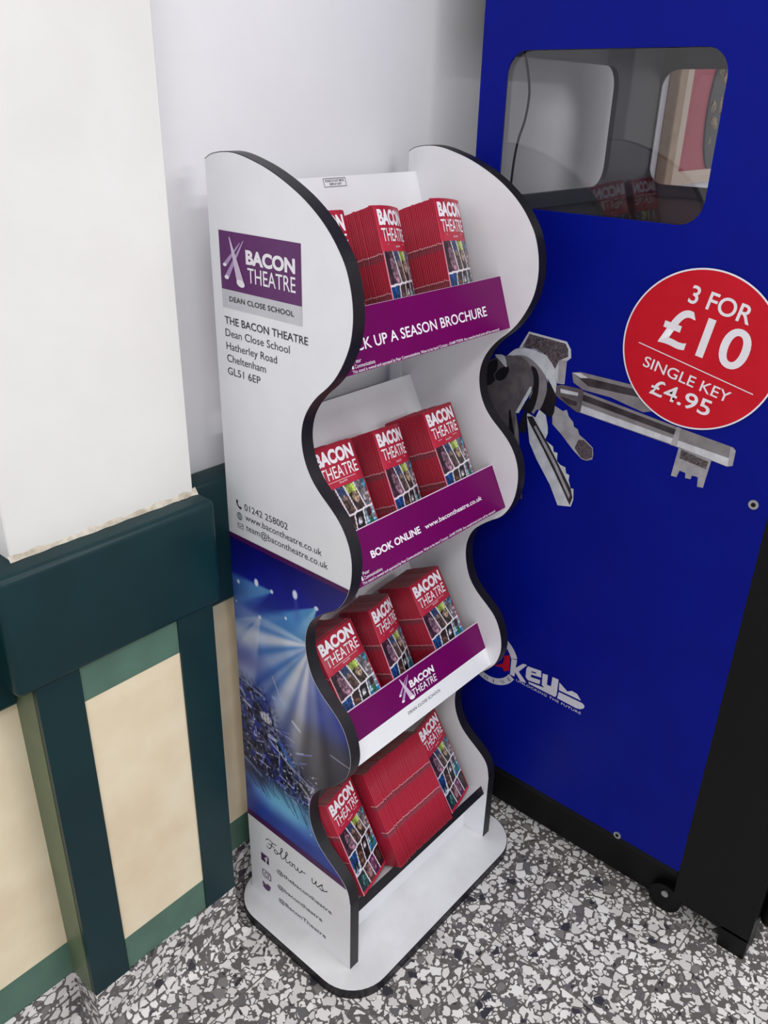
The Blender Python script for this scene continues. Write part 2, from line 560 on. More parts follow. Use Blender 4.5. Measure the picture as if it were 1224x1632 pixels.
# ------------------------------------------------------------------ the setting
link('floor', box_mesh((-3.0, -4.0, -0.03), (4.0, 0.12, 0.0)), M['terrazzo'], kind='structure')
wall = link('wall_back', box_mesh((-3.0, 0.05, 0.0), (4.0, 0.12, 2.72)), M['wall'], kind='structure')
link('ceiling', box_mesh((-3.0, -4.0, 2.72), (4.0, 0.12, 2.76)), M['ceiling'], kind='structure')


def wall_cladding(x0, x1):
    yb, yf = 0.051, 0.027
    link('cream_panel', box_mesh((x0, yf, 0.2135), (x1, yb, 0.757)), M['cream'], wall)
    link('green_strip', box_mesh((x0, yf - 0.0008, 0.757), (x1, yb, 0.83)), M['green'], wall)
    link('green_strip', box_mesh((x0, yf - 0.0008, 0.133), (x1, yb, 0.2135)), M['green'], wall)


wall_cladding(-3.0, -0.404)
wall_cladding(-0.09, 0.56)
wall_cladding(1.34, 4.0)


def rail(name, x0, x1):
    return link(name, smooth(box_mesh((x0, 0.0, 0.775), (x1, 0.052, 1.019), 0.007, 3), 60), M['teal'], kind='structure')


rail('trim_1', -3.0, -0.41)
rail('trim_2', -0.1, 0.55)
rail('trim_3', 1.34, 4.0)
link('baseboard_back', box_mesh((-3.0, 0.0262, 0.0), (-0.404, 0.051, 0.134)), M['skirt'], kind='structure')
link('baseboard_back', box_mesh((-0.09, 0.0262, 0.0), (4.0, 0.051, 0.134)), M['skirt'], kind='structure')

pil = link('wall_pillar', box_mesh((-0.391, -0.02, 1.0), (-0.083, 0.06, 2.72), 0.002, 1), M['pillar'], kind='structure')
link('pillar_core', box_mesh((-0.403, -0.044, 0.0), (-0.085, 0.06, 1.0)), M['green'], pil)
link('cream_panel', box_mesh((-0.334, -0.0455, 0.2135), (-0.1555, -0.04, 0.7575)), M['cream'], pil)
link('green_strip', box_mesh((-0.334, -0.046, 0.757), (-0.1555, -0.04, 0.83)), M['green'], pil)
link('green_strip', box_mesh((-0.334, -0.046, 0.133), (-0.1555, -0.04, 0.2135)), M['green'], pil)
link('teal_post', box_mesh((-0.4045, -0.05, 0.135), (-0.334, -0.039, 0.84), 0.001, 1), M['teal'], pil)
link('teal_post', box_mesh((-0.1555, -0.05, 0.135), (-0.0835, -0.039, 0.84), 0.001, 1), M['teal'], pil)
# olive-green side board of the pillar
link('side_board', box_mesh((-0.4052, -0.038, 0.134), (-0.402, 0.027, 0.84)), mat('olive_green_board', (98, 112, 84), 0.45, (88, 102, 76), 10), pil)
# rough line of filler where the paint meets the rail
bm = bmesh.new()
xs = np.linspace(-0.394, -0.078, 60)
rows = []
for i, x in enumerate(xs):
    q = .5 + .25 * math.sin(i * .31) + .25 * math.sin(i * .83 + 1)
    w = 0.0015 + 0.0025 * q + (0.003 * random.random() if x > -0.12 else .0004 * random.random())
    h = 0.004 + 0.006 * q + (0.006 * random.random() if x > -0.13 else .0008 * random.random())
    rows.append([bm.verts.new((x, -0.019, 1.019 + h)), bm.verts.new((x, -0.021 - 0.4 * w, 1.0195 + h * 0.5)), bm.verts.new((x, -0.022 - w, 1.0185))])
for a, b in zip(rows, rows[1:]):
    for j in range(2):
        bm.faces.new((a[j], a[j + 1], b[j + 1], b[j]))
link('filler_bead', bm_mesh('f', bm), M['plaster'], pil)
tr = link('trim_4', smooth(box_mesh((-0.436, -0.062, 0.826), (-0.07, 0.055, 1.019), 0.012, 4), 60), M['teal'], kind='structure')
# coved terrazzo skirting round the pillar foot
bm = bmesh.new()
prof = [(0.0, 0.135), (0.0005, 0.05), (0.003, 0.03), (0.009, 0.014), (0.018, 0.004), (0.03, 0.0004)]
path = [(-0.404, 0.03, -1, 0), (-0.404, -0.049, -1, -1), (-0.0835, -0.049, 1, -1), (-0.0835, 0.03, 1, 0)]
rings = []
for (x, y, dx, dy) in path:
    rings.append([bm.verts.new((x + dx * d, y + dy * d, z)) for d, z in prof])
for a, b in zip(rings, rings[1:]):
    for j in range(len(prof) - 1):
        bm.faces.new((a[j], a[j + 1], b[j + 1], b[j]))
for j in range(3):
    bm.faces.new((rings[j][0], rings[j + 1][0], bm.verts.new((-0.24, 0.0, 0.135))))
link('baseboard_pillar', bm_mesh('f', bm), M['skirt'], kind='structure')

# ------------------------------------------------------------------ display stand
W, T = 0.485, 0.0234
XI = W - T
stand = thing('display_stand', 'white wavy-sided brochure display stand with black edges and purple shelf fronts', 'display stand', (W / 2, -0.15, 0))
CURVE = [(0, 1.518), (.013, 1.5245), (.0305, 1.5283), (.0545, 1.530), (.0775, 1.5277), (.103, 1.522), (.131, 1.514), (.161, 1.5024), (.1906, 1.4882), (.2136, 1.4745), (.2363, 1.4576), (.255, 1.4395),
         (.2699, 1.4207), (.2811, 1.4025), (.2893, 1.38), (.294, 1.3566), (.295, 1.3323), (.2914, 1.3066), (.2843, 1.2861), (.2735, 1.265), (.2606, 1.2461), (.2445, 1.229), (.2256, 1.2126), (.2093, 1.1939),
         (.1967, 1.1724), (.1905, 1.1496), (.1905, 1.1266), (.1969, 1.1014), (.2098, 1.0781), (.2273, 1.0595), (.2488, 1.0425), (.2686, 1.0243), (.2837, 1.0023), (.2930, .9772), (.2958, .9498), (.2925, .9191),
         (.283, .8920), (.266, .8678), (.2440, .8520), (.2237, .8360), (.2049, .8175), (.1930, .7938), (.1882, .7665), (.1919, .7345), (.2038, .7015), (.2245, .6768), (.2507, .6562), (.2727, .6365),
         (.2874, .6101), (.2955, .5787), (.2945, .5503), (.2842, .5203), (.2624, .4930), (.2350, .4660), (.2130, .4455), (.1977, .4219), (.1893, .3917), (.1896, .3607), (.1975, .3341), (.2121, .3087),
         (.2334, .2893), (.2589, .2719), (.2800, .2548), (.2916, .2357), (.2965, .2111), (.2977, .19), (.2977, .0236)]


def catmull(pts, sub=4):
    out = []
    for i in range(len(pts) - 1):
        p0, p1, p2, p3 = pts[max(i - 1, 0)], pts[i], pts[i + 1], pts[min(i + 2, len(pts) - 1)]
        for k in range(sub):
            t = k / sub
            out.append(tuple(0.5 * ((2 * b) + (c - a) * t + (2 * a - 5 * b + 4 * c - d) * t * t + (-a + 3 * b - 3 * c + d) * t ** 3) for a, b, c, d in zip(p0, p1, p2, p3)))
    out.append(pts[-1])
    return out


EDGE = catmull(CURVE, 3)


def prism_x(loop, x0, x1):
    bm = bmesh.new()
    a = [bm.verts.new((x0, -u, z)) for u, z in loop]
    b = [bm.verts.new((x1, -u, z)) for u, z in loop]
    bm.faces.new(a)
    bm.faces.new(list(reversed(b)))
    n = len(loop)
    for i in range(n):
        bm.faces.new((a[i], b[i], b[(i + 1) % n], a[(i + 1) % n]))
    bmesh.ops.recalc_face_normals(bm, faces=bm.faces)
    return bm_mesh('p', bm)


def ribbon(x0, x1, t=0.0012):
    """edge band along the wavy edge"""
    bm = bmesh.new()
    rows = []
    for i, (u, z) in enumerate(EDGE):
        p, q = EDGE[max(i - 1, 0)], EDGE[min(i + 1, len(EDGE) - 1)]
        d = Vector((q[0] - p[0], q[1] - p[1])).normalized()
        n = Vector((-d.y, d.x))
        o = (u + n.x * t, z + n.y * t)
        i_ = (u - n.x * 0.0004, z - n.y * 0.0004)
        rows.append([bm.verts.new((x, -w[0], w[1])) for x, w in ((x0, i_), (x0, o), (x1, o), (x1, i_))])
    for a, b in zip(rows, rows[1:]):
        for j in range(4):
            bm.faces.new((a[j], a[(j + 1) % 4], b[(j + 1) % 4], b[j]))
    bm.faces.new(rows[0]); bm.faces.new(list(reversed(rows[-1])))
    bmesh.ops.recalc_face_normals(bm, faces=bm.faces)
    return smooth(bm_mesh('r', bm), 50)


loop = [(0, 0.0236)] + EDGE
bp = rrect(-0.052, -0.361, W + 0.045, 0.022, 0.085, 10)
bp = [(max(-10, x), y) for x, y in bp]
me = fill2d([bp], 0.0115)
me.transform(Matrix.Translation((0, 0, 0.0119)))
link('base_plate', me, M['basewhite'], stand)
# dark edge round the base plate
bm = bmesh.new()
n = len(bp)
cx, cy = W / 2, -0.17
ring = []
for i, (x, y) in enumerate(bp):
    p, q = Vector(bp[i - 1]), Vector(bp[(i + 1) % n])
    d = (q - p).normalized()
    nn = Vector((d.y, -d.x))
    ring.append([bm.verts.new((x + nn.x * e, y + nn.y * e, z)) for e, z in ((0, 0.0), (0.0015, 0.0), (0.0015, 0.0232), (0, 0.0236))])
for i in range(n):
    a, b = ring[i], ring[(i + 1) % n]
    for j in range(4):
        bm.faces.new((a[j], a[(j + 1) % 4], b[(j + 1) % 4], b[j]))
bmesh.ops.recalc_face_normals(bm, faces=bm.faces)
link('base_edge_band', bm_mesh('b', bm), M['black'], stand)

sp_l = link('side_panel', prism_x(loop, 0, T), M['white'], stand)
link('edge_band', ribbon(0.0003, T - 0.0003), M['black'], sp_l)
sp_r = link('side_panel', prism_x(loop, XI, W), M['white'], stand)
link('edge_band', ribbon(XI + 0.0003, W - 0.0003), M['black'], sp_r)

# ---- printed graphics on the left panel
FL = frame((0, 0, 0), (0, -1, 0), (0, 0, 1))


def beams_logo(F, lift, parent, fx, fy):
    """three crossing spotlight beams with pools of light"""
    big = [(.0455, 1.4153), (.0478, 1.4150), (.0768, 1.3497), (.0588, 1.3535)]
    b2 = [(.0688, 1.4092), (.0702, 1.4086), (.0368, 1.3728), (.0296, 1.3758)]
    b3 = [(.0766, 1.4128), (.0784, 1.4124), (.0408, 1.3553), (.0318, 1.3578)]
    tf = lambda l: [(fx(a), fy(b)) for a, b in l]
    pr = [(fill2d([tf(b2)]), 0), (lay(fill2d([tf(b3)]), 0, 0, 0, 0.0002), 0), (lay(fill2d([tf(big)]), 0, 0, 0, 0.0004), 1)]
    for (c, r, q) in (((.0678, 1.3508), (.0092, .0052), -0.2), ((.0331, 1.3742), (.0042, .0025), 0), ((.0362, 1.3562), (.0050, .0030), 0)):
        pr.append((lay(fill2d([tf(ellipse(c[0], c[1], r[0], r[1], q))]), 0, 0, 0, 0.0006), 2))
    decal('spotlight_emblem', joined_mats(pr), F, lift, [M['lav'], M['lav2'], M['wprint']], parent)


decal('logo_panel', fill2d([rect(.0216, 1.3375, .1977, 1.423)]), FL, .0004, M['logo'], sp_l)
decal('grey_strip', fill2d([rect(.0216, 1.3095, .1977, 1.3375)]), FL, .0004, M['grey'], sp_l)
beams_logo(FL, .0008, sp_l, lambda a: a, lambda b: b)
decal('logo_title', joined([lay(text_mesh('BACON', .1045, .0205, .045), .0815, 1.3806), lay(text_mesh('THEATRE', .102, .0215, .004), .084, 1.3545)]), FL, .0009, M['wprint'], sp_l)
decal('logo_school_name', lay(text_mesh('DEAN CLOSE SCHOOL', .1425, .0078, .014, 0, 1.05), .0388, 1.3205), FL, .0009, M['ink'], sp_l)
adr = [lay(text_mesh('THE BACON THEATRE', .1845, .0117, .010), .0242, 1.2843), lay(text_mesh('Dean Close School', .146, .0117), .0239, 1.2648), lay(text_mesh('Hatherley Road', .117, .0117), .0244, 1.244),
       lay(text_mesh('Cheltenham', .091, .0117), .0244, 1.2243), lay(text_mesh('GL51 6EP', .0778, .0117), .0242, 1.2034)]
decal('address_lettering', joined(adr), FL, .0005, M['ink'], sp_l)
con = [lay(text_mesh('01242 258002', .1073, .0118), .0461, .9695), lay(text_mesh('www.bacontheatre.co.uk', .1845, .0118), .0467, .9508), lay(text_mesh('team@bacontheatre.co.uk', .197, .0118), .0473, .9314)]
decal('contact_lettering', joined(con), FL, .0005, M['ink'], sp_l)
# contact icons
ph = [(.0254, .9825), (.0285, .9838), (.0300, .9790), (.0282, .9772), (.0300, .9738), (.0335, .9712), (.0350, .9728), (.0385, .9708), (.0378, .9680), (.0345, .9672), (.0300, .9695), (.0262, .9745), (.0246, .9795)]
ic = [fill2d([ph])]
ic.append(fill2d([ellipse(.0318, .9530, .0072, .0072), ellipse(.0318, .9530, .0064, .0064)]))
ic.append(fill2d([ellipse(.0318, .9530, .0036, .0068), ellipse(.0318, .9530, .0028, .0062)]))
for (a, b, c, d) in ((.0246, .9526, .0390, .9534), (.0314, .9460, .0322, .96), (.0258, .9563, .0378, .9570), (.0258, .9490, .0378, .9497)):
    ic.append(fill2d([rect(a, b, c, d)]))
ic.append(fill2d([rect(.0252, .9295, .0402, .9393), rect(.0261, .9304, .0393, .9384)]))
ic.append(fill2d([[(.0256, .9384), (.0327, .9333), (.0398, .9384), (.0398, .9371), (.0327, .9320), (.0256, .9371)]]))
decal('contact_icons', joined(ic), FL, .0005, M['ink'], sp_l)


def edge_u(z):
    """front edge of the panel at height z"""
    for (a, za), (b, zb) in zip(EDGE[12:], EDGE[13:]):
        if zb <= z <= za:
            return a + (b - a) * (za - z) / max(za - zb, 1e-9)
    return 0.2977


def band_mesh(z0, z1, nz, nu, painter=None):
    bm = bmesh.new()
    lay_ = bm.verts.layers.float_color.new('print')
    grid = []
    for j in range(nz + 1):
        z = z1 + (z0 - z1) * j / nz
        ue = edge_u(z) - 0.0006
        grid.append([bm.verts.new((ue * i / nu + 0.0003, z, 0)) for i in range(nu + 1)])
    for a, b in zip(grid, grid[1:]):
        for i in range(nu):
            bm.faces.new((a[i], b[i], b[i + 1], a[i + 1]))
    vs = [v for r_ in grid for v in r_]
    if painter:
        P = np.array([(v.co.x, v.co.y) for v in vs])
        C = painter(P[:, 0], P[:, 1])
        for v, c in zip(vs, C):
            v[lay_] = (c[0], c[1], c[2], 1)
    return bm_mesh('g', bm)


def srgb2lin(a):
    a = np.clip(a, 0, 255) / 255.0
    return np.where(a <= 0.04045, a / 12.92, ((a + 0.055) / 1.055) ** 2.4)


def ss(a, b, x):
    t = np.clip((x - a) / (b - a), 0, 1)
    return t * t * (3 - 2 * t)


def vnoise(x, y, seed):
    def h(i, j):
        v = np.sin(i * 127.1 + j * 311.7 + seed * 74.7) * 43758.5453
        return v - np.floor(v)
    xi, yi = np.floor(x), np.floor(y)
    fx, fy = x - xi, y - yi
    fx, fy = fx * fx * (3 - 2 * fx), fy * fy * (3 - 2 * fy)
    return (h(xi, yi) * (1 - fx) + h(xi + 1, yi) * fx) * (1 - fy) + (h(xi, yi + 1) * (1 - fx) + h(xi + 1, yi + 1) * fx) * fy


def concert(u, z):
    """printed picture: blue stage with lamps, beams, a drum kit and a lit floor"""
    zs = [0.25, 0.29, 0.335, 0.375, 0.42, 0.50, 0.60, 0.68, 0.76, 0.84, 0.92]
    cs = np.array([(52, 62, 150), (40, 66, 160), (84, 136, 206), (18, 28, 74), (10, 14, 36), (16, 22, 70), (40, 54, 140), (54, 76, 160), (36, 62, 160), (18, 26, 140), (8, 8, 92)], float)
    C = np.stack([np.interp(z, zs, cs[:, k]) for k in range(3)], 1)

    def blend(col, a):
        nonlocal C
        a = np.clip(a, 0, 1)[:, None]
        C = C * (1 - a) + np.array(col, float) * a

    def beam(ax, az, bx, bz, half, col, s, soft=0.5, fall=1.0):
        dx, dz = bx - ax, bz - az
        L = math.hypot(dx, dz)
        dx, dz = dx / L, dz / L
        t = (u - ax) * dx + (z - az) * dz
        p = np.abs((u - ax) * dz - (z - az) * dx)
        w = np.maximum(t * math.tan(R(half)), 1e-4) + 0.002
        a = (1 - ss(1 - soft, 1.0, p / w)) * (t > 0) * np.clip(1.15 - fall * t / L, 0, 1)
        blend(col, a * s)
    n = vnoise(u * 40, z * 40, 1)
    # dark floor to the right
    blend((46, 42, 48), ss(.14, .19, u + (z - .5) * .25) * ss(.63, .55, z) * ss(.36, .42, z) * .95)
    beam(.107, .833, -.005, .795, 20, (96, 160, 205), .85, .5, .6)
    beam(.107, .833, .03, .772, 14, (70, 130, 200), .5, .9, .6)
    beam(.217, .847, .125, .735, 27, (84, 150, 205), .95, .35, .45)
    beam(.217, .847, .17, .765, 15, (190, 225, 235), .5, .9, .9)
    beam(.141, .794, .09, .772, 10, (110, 140, 190), .5, .8, .9)
    beam(.166, .852, .172, .80, 18, (70, 80, 170), .6, .9, .9)
    beam(.072, .765, .012, .62, 16, (170, 178, 206), .75, .35, .35)
    beam(.072, .765, .0, .715, 12, (180, 186, 214), .5, .6, .3)
    O = (.203, .765)
    for bx, bz, hf, s, col in ((.03, .705, 10, .95, (220, 222, 234)), (.06, .655, 8, .7, (196, 200, 222)), (.10, .64, 4, .6, (180, 186, 214)), (.125, .605, 11, .95, (222, 222, 228)),
                               (.165, .575, 9, .9, (226, 226, 228)), (.205, .575, 9, .55, (200, 202, 212)), (.245, .62, 12, .4, (150, 154, 190))):
        beam(O[0], O[1], bx, bz, hf, col, s, .9, .42)
    beam(.215, .766, .06, .757, 7, (230, 232, 238), .6, .9, .6)
    blend((60, 66, 150), (ss(.60, .66, z) * ss(.70, .66, z)) * ss(.12, .03, u) * .5)
    # lamps
    for lx, lz, rx, rz in ((.067, .835, .0055, .0075), (.166, .852, .006, .009), (.107, .833, .004, .004), (.217, .847, .005, .004), (.141, .794, .003, .003), (.072, .765, .004, .0035), (.017, .817, .004, .004), (.008, .772, .002, .002)):
        d = np.hypot((u - lx) / rx, (z - lz) / rz)
        blend((225, 232, 248), 1 - ss(.7, 1.25, d))
    # drum kit: dark mass, bright hardware
    mass = ss(.16, .10, u - (0.50 - z) * .55) * ss(.625, .58, z - u * .0) * ss(.385, .41, z + u * .12)
    nn = vnoise(u * 160, z * 160, 3)
    blend((12, 14, 44), mass * np.clip(nn * 1.6 - .2, 0, 1) * .95)
    blend((40, 54, 150), mass * ss(.62, .75, vnoise(u * 90, z * 90, 9)) * .8)
    blend((200, 214, 240), mass * ss(.84, .92, vnoise(u * 210, z * 210, 5)) * .9)
    rr = np.random.default_rng(4)

    def line(a, b, w, col=(215, 222, 240), s=.9):
        (ax, az), (bx, bz) = a, b
        L2 = (bx - ax) ** 2 + (bz - az) ** 2
        t = np.clip(((u - ax) * (bx - ax) + (z - az) * (bz - az)) / L2, 0, 1)
        d = np.hypot(u - ax - t * (bx - ax), z - az - t * (bz - az))
        blend(col, (1 - ss(.6, 1.4, d / w)) * s)
    for k in range(64):
        x0 = rr.uniform(.005, .20)
        z0 = .60 - x0 * .55 - rr.uniform(0, .17)
        a_ = rr.choice([-.25, .35, -1.3, 1.2, .1]) + rr.normal(0, .15)
        l = rr.uniform(.012, .04)
        line((x0, z0), (x0 + l * math.cos(a_), z0 + l * math.sin(a_)), rr.uniform(.0006, .0018), (120 + rr.integers(0, 110),) * 2 + (235,), rr.uniform(.4, .9))
    for k in range(26):
        x0 = rr.uniform(.0, .21)
        z0 = .60 - x0 * .5 - rr.uniform(.0, .2)
        d = np.hypot((u - x0), (z - z0) * .8)
        blend((225, 230, 248), (1 - ss(.0012, .0024, d)) * .85)
    for k in range(14):
        x0 = rr.uniform(.01, .19); z0 = .56 - x0 * .45 - rr.uniform(.0, .16)
        l = rr.uniform(.02, .05)
        line((x0, z0), (x0 + l * .35, z0 - l), .0011, (8, 8, 24), .9)
    d = np.hypot((u - .075) / .017, (z - .539 - (u - .075) * -.1) / .012)
    blend((224, 220, 226), (1 - ss(.8, 1.1, d)) * .95)
    for q in (-.008, 0, .009):
        line((.075 + q, .551), (.078 + q * 1.1, .527), .0008, (30, 34, 70), .9)
    line((.099, .600), (.122, .596), .004, (150, 168, 216), .9)
    line((.010, .548), (.03, .541), .003, (190, 200, 230), .9)
    line((.099, .648), (.115, .616), .0012, (190, 198, 224), .9)
    line((.0, .60), (.075, .585), .0016, (150, 160, 210), .8)
    line((.0, .575), (.016, .562), .002, (180, 190, 225), .9)
    line((.169, .561), (.150, .572), .003, (200, 208, 232), .9)
    line((.112, .50), (.145, .462), .005, (60, 110, 190), .85)
    line((.082, .49), (.150, .452), .0016, (196, 206, 230), .85)
    line((.13, .462), (.205, .437), .0022, (160, 160, 180), .8)
    line((.165, .430), (.20, .405), .003, (190, 180, 170), .7)
    line((.247, .552), (.293, .551), .0011, (176, 170, 200), .8)
    line((.002, .40), (.05, .38), .004, (150, 170, 220), .6)
    # lit floor
    blend((120, 196, 226), ss(.06, 0, np.abs(z - .345 - (u - .1) * .06)) * ss(.0, .06, u - .03) * ss(.23, .14, u) * .75)
    blend((30, 44, 120), ss(.04, 0, np.hypot(u - .0, (z - .33))) * .8)
    for k in range(12):
        x0 = rr.uniform(.0, .19)
        line((x0, .40 - rr.uniform(0, .03)), (x0 + rr.uniform(.01, .05), .352 - rr.uniform(0, .02)), .001, (10, 14, 50), .8)
    C *= (0.94 + 0.12 * n)[:, None]
    return srgb2lin(C)


decal('concert_photo', band_mesh(.2590, .9050, 330, 150, concert), FL, .0004, M['photo'], sp_l)
decal('plum_stripe', band_mesh(.9040, .9135, 3, 30), FL, .0006, M['stripe'], sp_l)
decal('plum_stripe', band_mesh(.2430, .2595, 4, 30), FL, .0006, M['stripe'], sp_l)

# "Follow us" in pen script
k = 1.24
fx = lambda p: [(0.058 + (a - 0.058) * k, 0.188 + (b - .188) * 1.0) for a, b in p]
circ = lambda cx, cy, r: [(cx + r * .8 * math.cos(t), cy + r * math.sin(t)) for t in np.linspace(.5, 7.2, 16)]
S = [fx([(.056, .2050), (.059, .2100), (.066, .2115), (.074, .2095), (.082, .2120)]), fx([(.0715, .2105), (.0700, .203), (.0680, .194), (.0640, .1865), (.0590, .1860), (.0575, .1905)]), fx([(.0605, .1985), (.067, .2), (.0765, .1995)]),
     fx(circ(.0800, .1915, .0050)),
     fx([(.0845, .1925), (.0885, .1940), (.0950, .206), (.0972, .2135), (.0950, .2160), (.0930, .210), (.0922, .198), (.0925, .190), (.0950, .1862), (.0985, .1890)]),
     fx([(.0985, .1890), (.1005, .1930), (.1070, .206), (.1092, .2135), (.1070, .2160), (.1050, .210), (.1042, .198), (.1045, .190), (.1070, .1862), (.1105, .190)]),
     fx(circ(.1165, .1915, .0050)), fx([(.1200, .1950), (.1255, .1970), (.1255, .190), (.1285, .1865), (.1325, .190), (.1335, .1975), (.1335, .190), (.1365, .1865), (.1405, .191), (.1430, .1975), (.1450, .1955), (.151, .1975)]),
     [(.1930, .2005), (.1925, .192), (.1955, .1870), (.2000, .190), (.2045, .2005), (.2035, .192), (.2065, .1870), (.2115, .191)],
     [(.2115, .191), (.2165, .198), (.2215, .2040), (.2205, .198), (.2235, .191), (.2195, .1865), (.2135, .1885), (.2205, .1875), (.229, .191), (.236, .197)]]
decal('follow_us_script', stroke2d(S, .0011), FL, .0003, M['ink'], sp_l)
hs = [lay(text_mesh('@thebacontheatre', .1615, .0105, .005), .0858, .1335, R(2.0)), lay(text_mesh('@bacontheatre', .134, .0105, .005), .0863, .0885, R(2.5)), lay(text_mesh('@BaconTheatre', .143, .0105, .005), .0872, .0480, R(2.0))]
for h_ in hs:
    decal('handle_lettering', h_, FL, .0005, M['ink'], sp_l)
fb = [(.0365, .1335), (.0498, .1335), (.0498, .1425), (.0462, .1425), (.0462, .1462), (.0498, .1462), (.0498, .1490), (.0530, .1525), (.0580, .1525), (.0580, .1490), (.0548, .1488), (.0535, .1462), (.0575, .1462), (.0570, .1425), (.0535, .1425), (.0535, .1335), (.0608, .1335), (.0608, .1560), (.0365, .1560)]
ig = [fill2d([rrect(.0375, .0860, .0655, .1090, .006), rrect(.0398, .0882, .0632, .1068, .004)]), fill2d([ellipse(.0515, .0975, .0072, .0068), ellipse(.0515, .0975, .0052, .0048)]), fill2d([ellipse(.0598, .1042, .0016, .0016)])]
bird = [(.0350, .0600), (.0400, .0570), (.0350, .0530), (.0420, .0475), (.0500, .0465), (.0570, .0500), (.0605, .0560), (.0608, .0610), (.0640, .0650), (.0600, .0645), (.0625, .0680), (.0580, .0668), (.0535, .0690), (.0490, .0655), (.0485, .0620), (.0430, .0640), (.0372, .0690), (.0370, .0640)]
for nm, g_ in (('social_network_icon', fill2d([fb])), ('camera_icon', joined(ig)), ('bird_icon', fill2d([[(x, z + .002) for x, z in bird]]))):
    decal(nm, g_, FL, .0005, M['stripe'], sp_l)

# ---- shelves
ROWS = [((-.2177, 1.3261), R(19.4), .0924, .136), ((-.234, .9698), R(27.0), .0889, .128), ((-.2306, .6036), R(27.0), .0989, .138)]
FR = []
for (y, z), th, ln, dep in ROWS:
    ey = Vector((0, math.sin(th), math.cos(th)))
    FR.append(frame((0, y, z), (1, 0, 0), ey))      # local z points out at the reader
    F = FR[-1]
    st = link('shelf_front', slab(F, T, XI, -ln, 0, -.003, 0), M['acryl'], stand)
    link('shelf_floor', slab(F, T, XI, -.0835, -.0775, -dep, -.003), M['white'], stand)
    bb = link('back_board', slab(F, T, XI, -.085, .217, -dep - .006, -dep), M['white'], stand)
strips = [o for o in stand.children if o.name.startswith('shelf_front')]
boards = [o for o in stand.children if o.name.startswith('back_board')]
E2 = .0012
decal('purple_print', fill2d([rect(T, -.0922, XI, -.0004)]), FR[0], .0003, M['purple'], strips[0])
decal('purple_print', fill2d([rect(T, -.0887, XI, -.0014)]), FR[1], .0003, M['purple'], strips[1])
decal('purple_print', fill2d([rect(T, -.0600, XI, -.0014)]), FR[2], .0003, M['purple'], strips[2])
decal('white_print', fill2d([rect(T, -.0988, XI, -.0600)]), FR[2], .0003, M['white'], strips[2])
decal('slogan_lettering', lay(text_mesh('PICK UP A SEASON BROCHURE', .350, .0165, .012), .051, -.0610), FR[0], .0006, M['wprint'], strips[0])
small = 'This stand is owned and operated by Pear Communications. Want to be here? Contact - 01449 775939. Any unauthorised print will be removed'
for i, (yo, y2) in enumerate(((-.0910, -.0845), (-.0868, -.0800))):
    pr = [lay(text_mesh(small, .376, .0046, .004), .051, yo), lay(text_mesh('Pear', .016, .0056, .002), .058, y2 + .0075), lay(text_mesh('Communications', .044, .0056, .002), .058, y2)]
    pr.append(fill2d([[(.0515, y2), (.0560, y2), (.0548, y2 + .007), (.0538, y2 + .0095), (.0527, y2 + .007)]]))
    decal('small_print', joined(pr), FR[i], .0006, M['wprint'], strips[i])
decal('slogan_lettering', joined([lay(text_mesh('BOOK ONLINE', .128, .0125, .03), .0886, -.0545), lay(text_mesh('www.bacontheatre.co.uk', .1715, .0085, .016), .2297, -.0530)]), FR[1], .0006, M['wprint'], strips[1])
beams_logo(FR[2], .0006, strips[2], lambda a: .188 + (a - .0296) * .80, lambda b: -.0555 + (b - 1.3456) * .72)
decal('logo_title', joined([lay(text_mesh('BACON', .0745, .0145, .045), .2225, -.0345), lay(text_mesh('THEATRE', .0745, .0145, .006), .2225, -.0530)]), FR[2], .0007, M['wprint'], strips[2])
decal('logo_school_name', lay(text_mesh('DEAN CLOSE SCHOOL', .1005, .0058, .006, 0, 1.05), .1957, -.0772), FR[2], .0007, M['ink'], strips[2])
# little notice on the top back board
Fb = FR[0] @ Matrix.Translation((0, 0, -ROWS[0][3]))
lb = [(fill2d([rect(.221, .2005, .2735, .2145), rect(.2218, .2013, .2727, .2137)]), 0), (lay(text_mesh('PLEASE DO NOT MOVE', .044, .0036, .004), .2253, .2085), 0), (lay(text_mesh('DISPLAY UNIT', .028, .0036, .004), .2340, .2032), 0)]
decal('notice_sticker', joined_mats(lb), Fb, .0006, M['ink'], boards[0])
# bottom shelf
F4 = frame((0, -.28, .171), (1, 0, 0), (0, math.sin(R(30)), math.cos(R(30))))
fl = link('shelf_floor', slab(F4, T, XI, -.019, 0, -.2, -.001), M['white'], stand)
link('shelf_edge_band', slab(F4, T, XI, -.0192, .0002, -.001, .0006), M['black'], fl)
link('back_board', slab(F4, T, XI, -.01, .215, -.206, -.2), M['white'], stand)
link('kick_board', box_mesh((T, -.243, .0236), (XI, -.237, .137)), M['white'], stand)

# ------------------------------------------------------------------ brochures
BW, BH, BT = .099, .21, .0031


def bend(x, c):
    t = max(x, 0) / BW
    return x * (1 - .42 * (c / BW) ** 2 * t), c * t ** 1.7


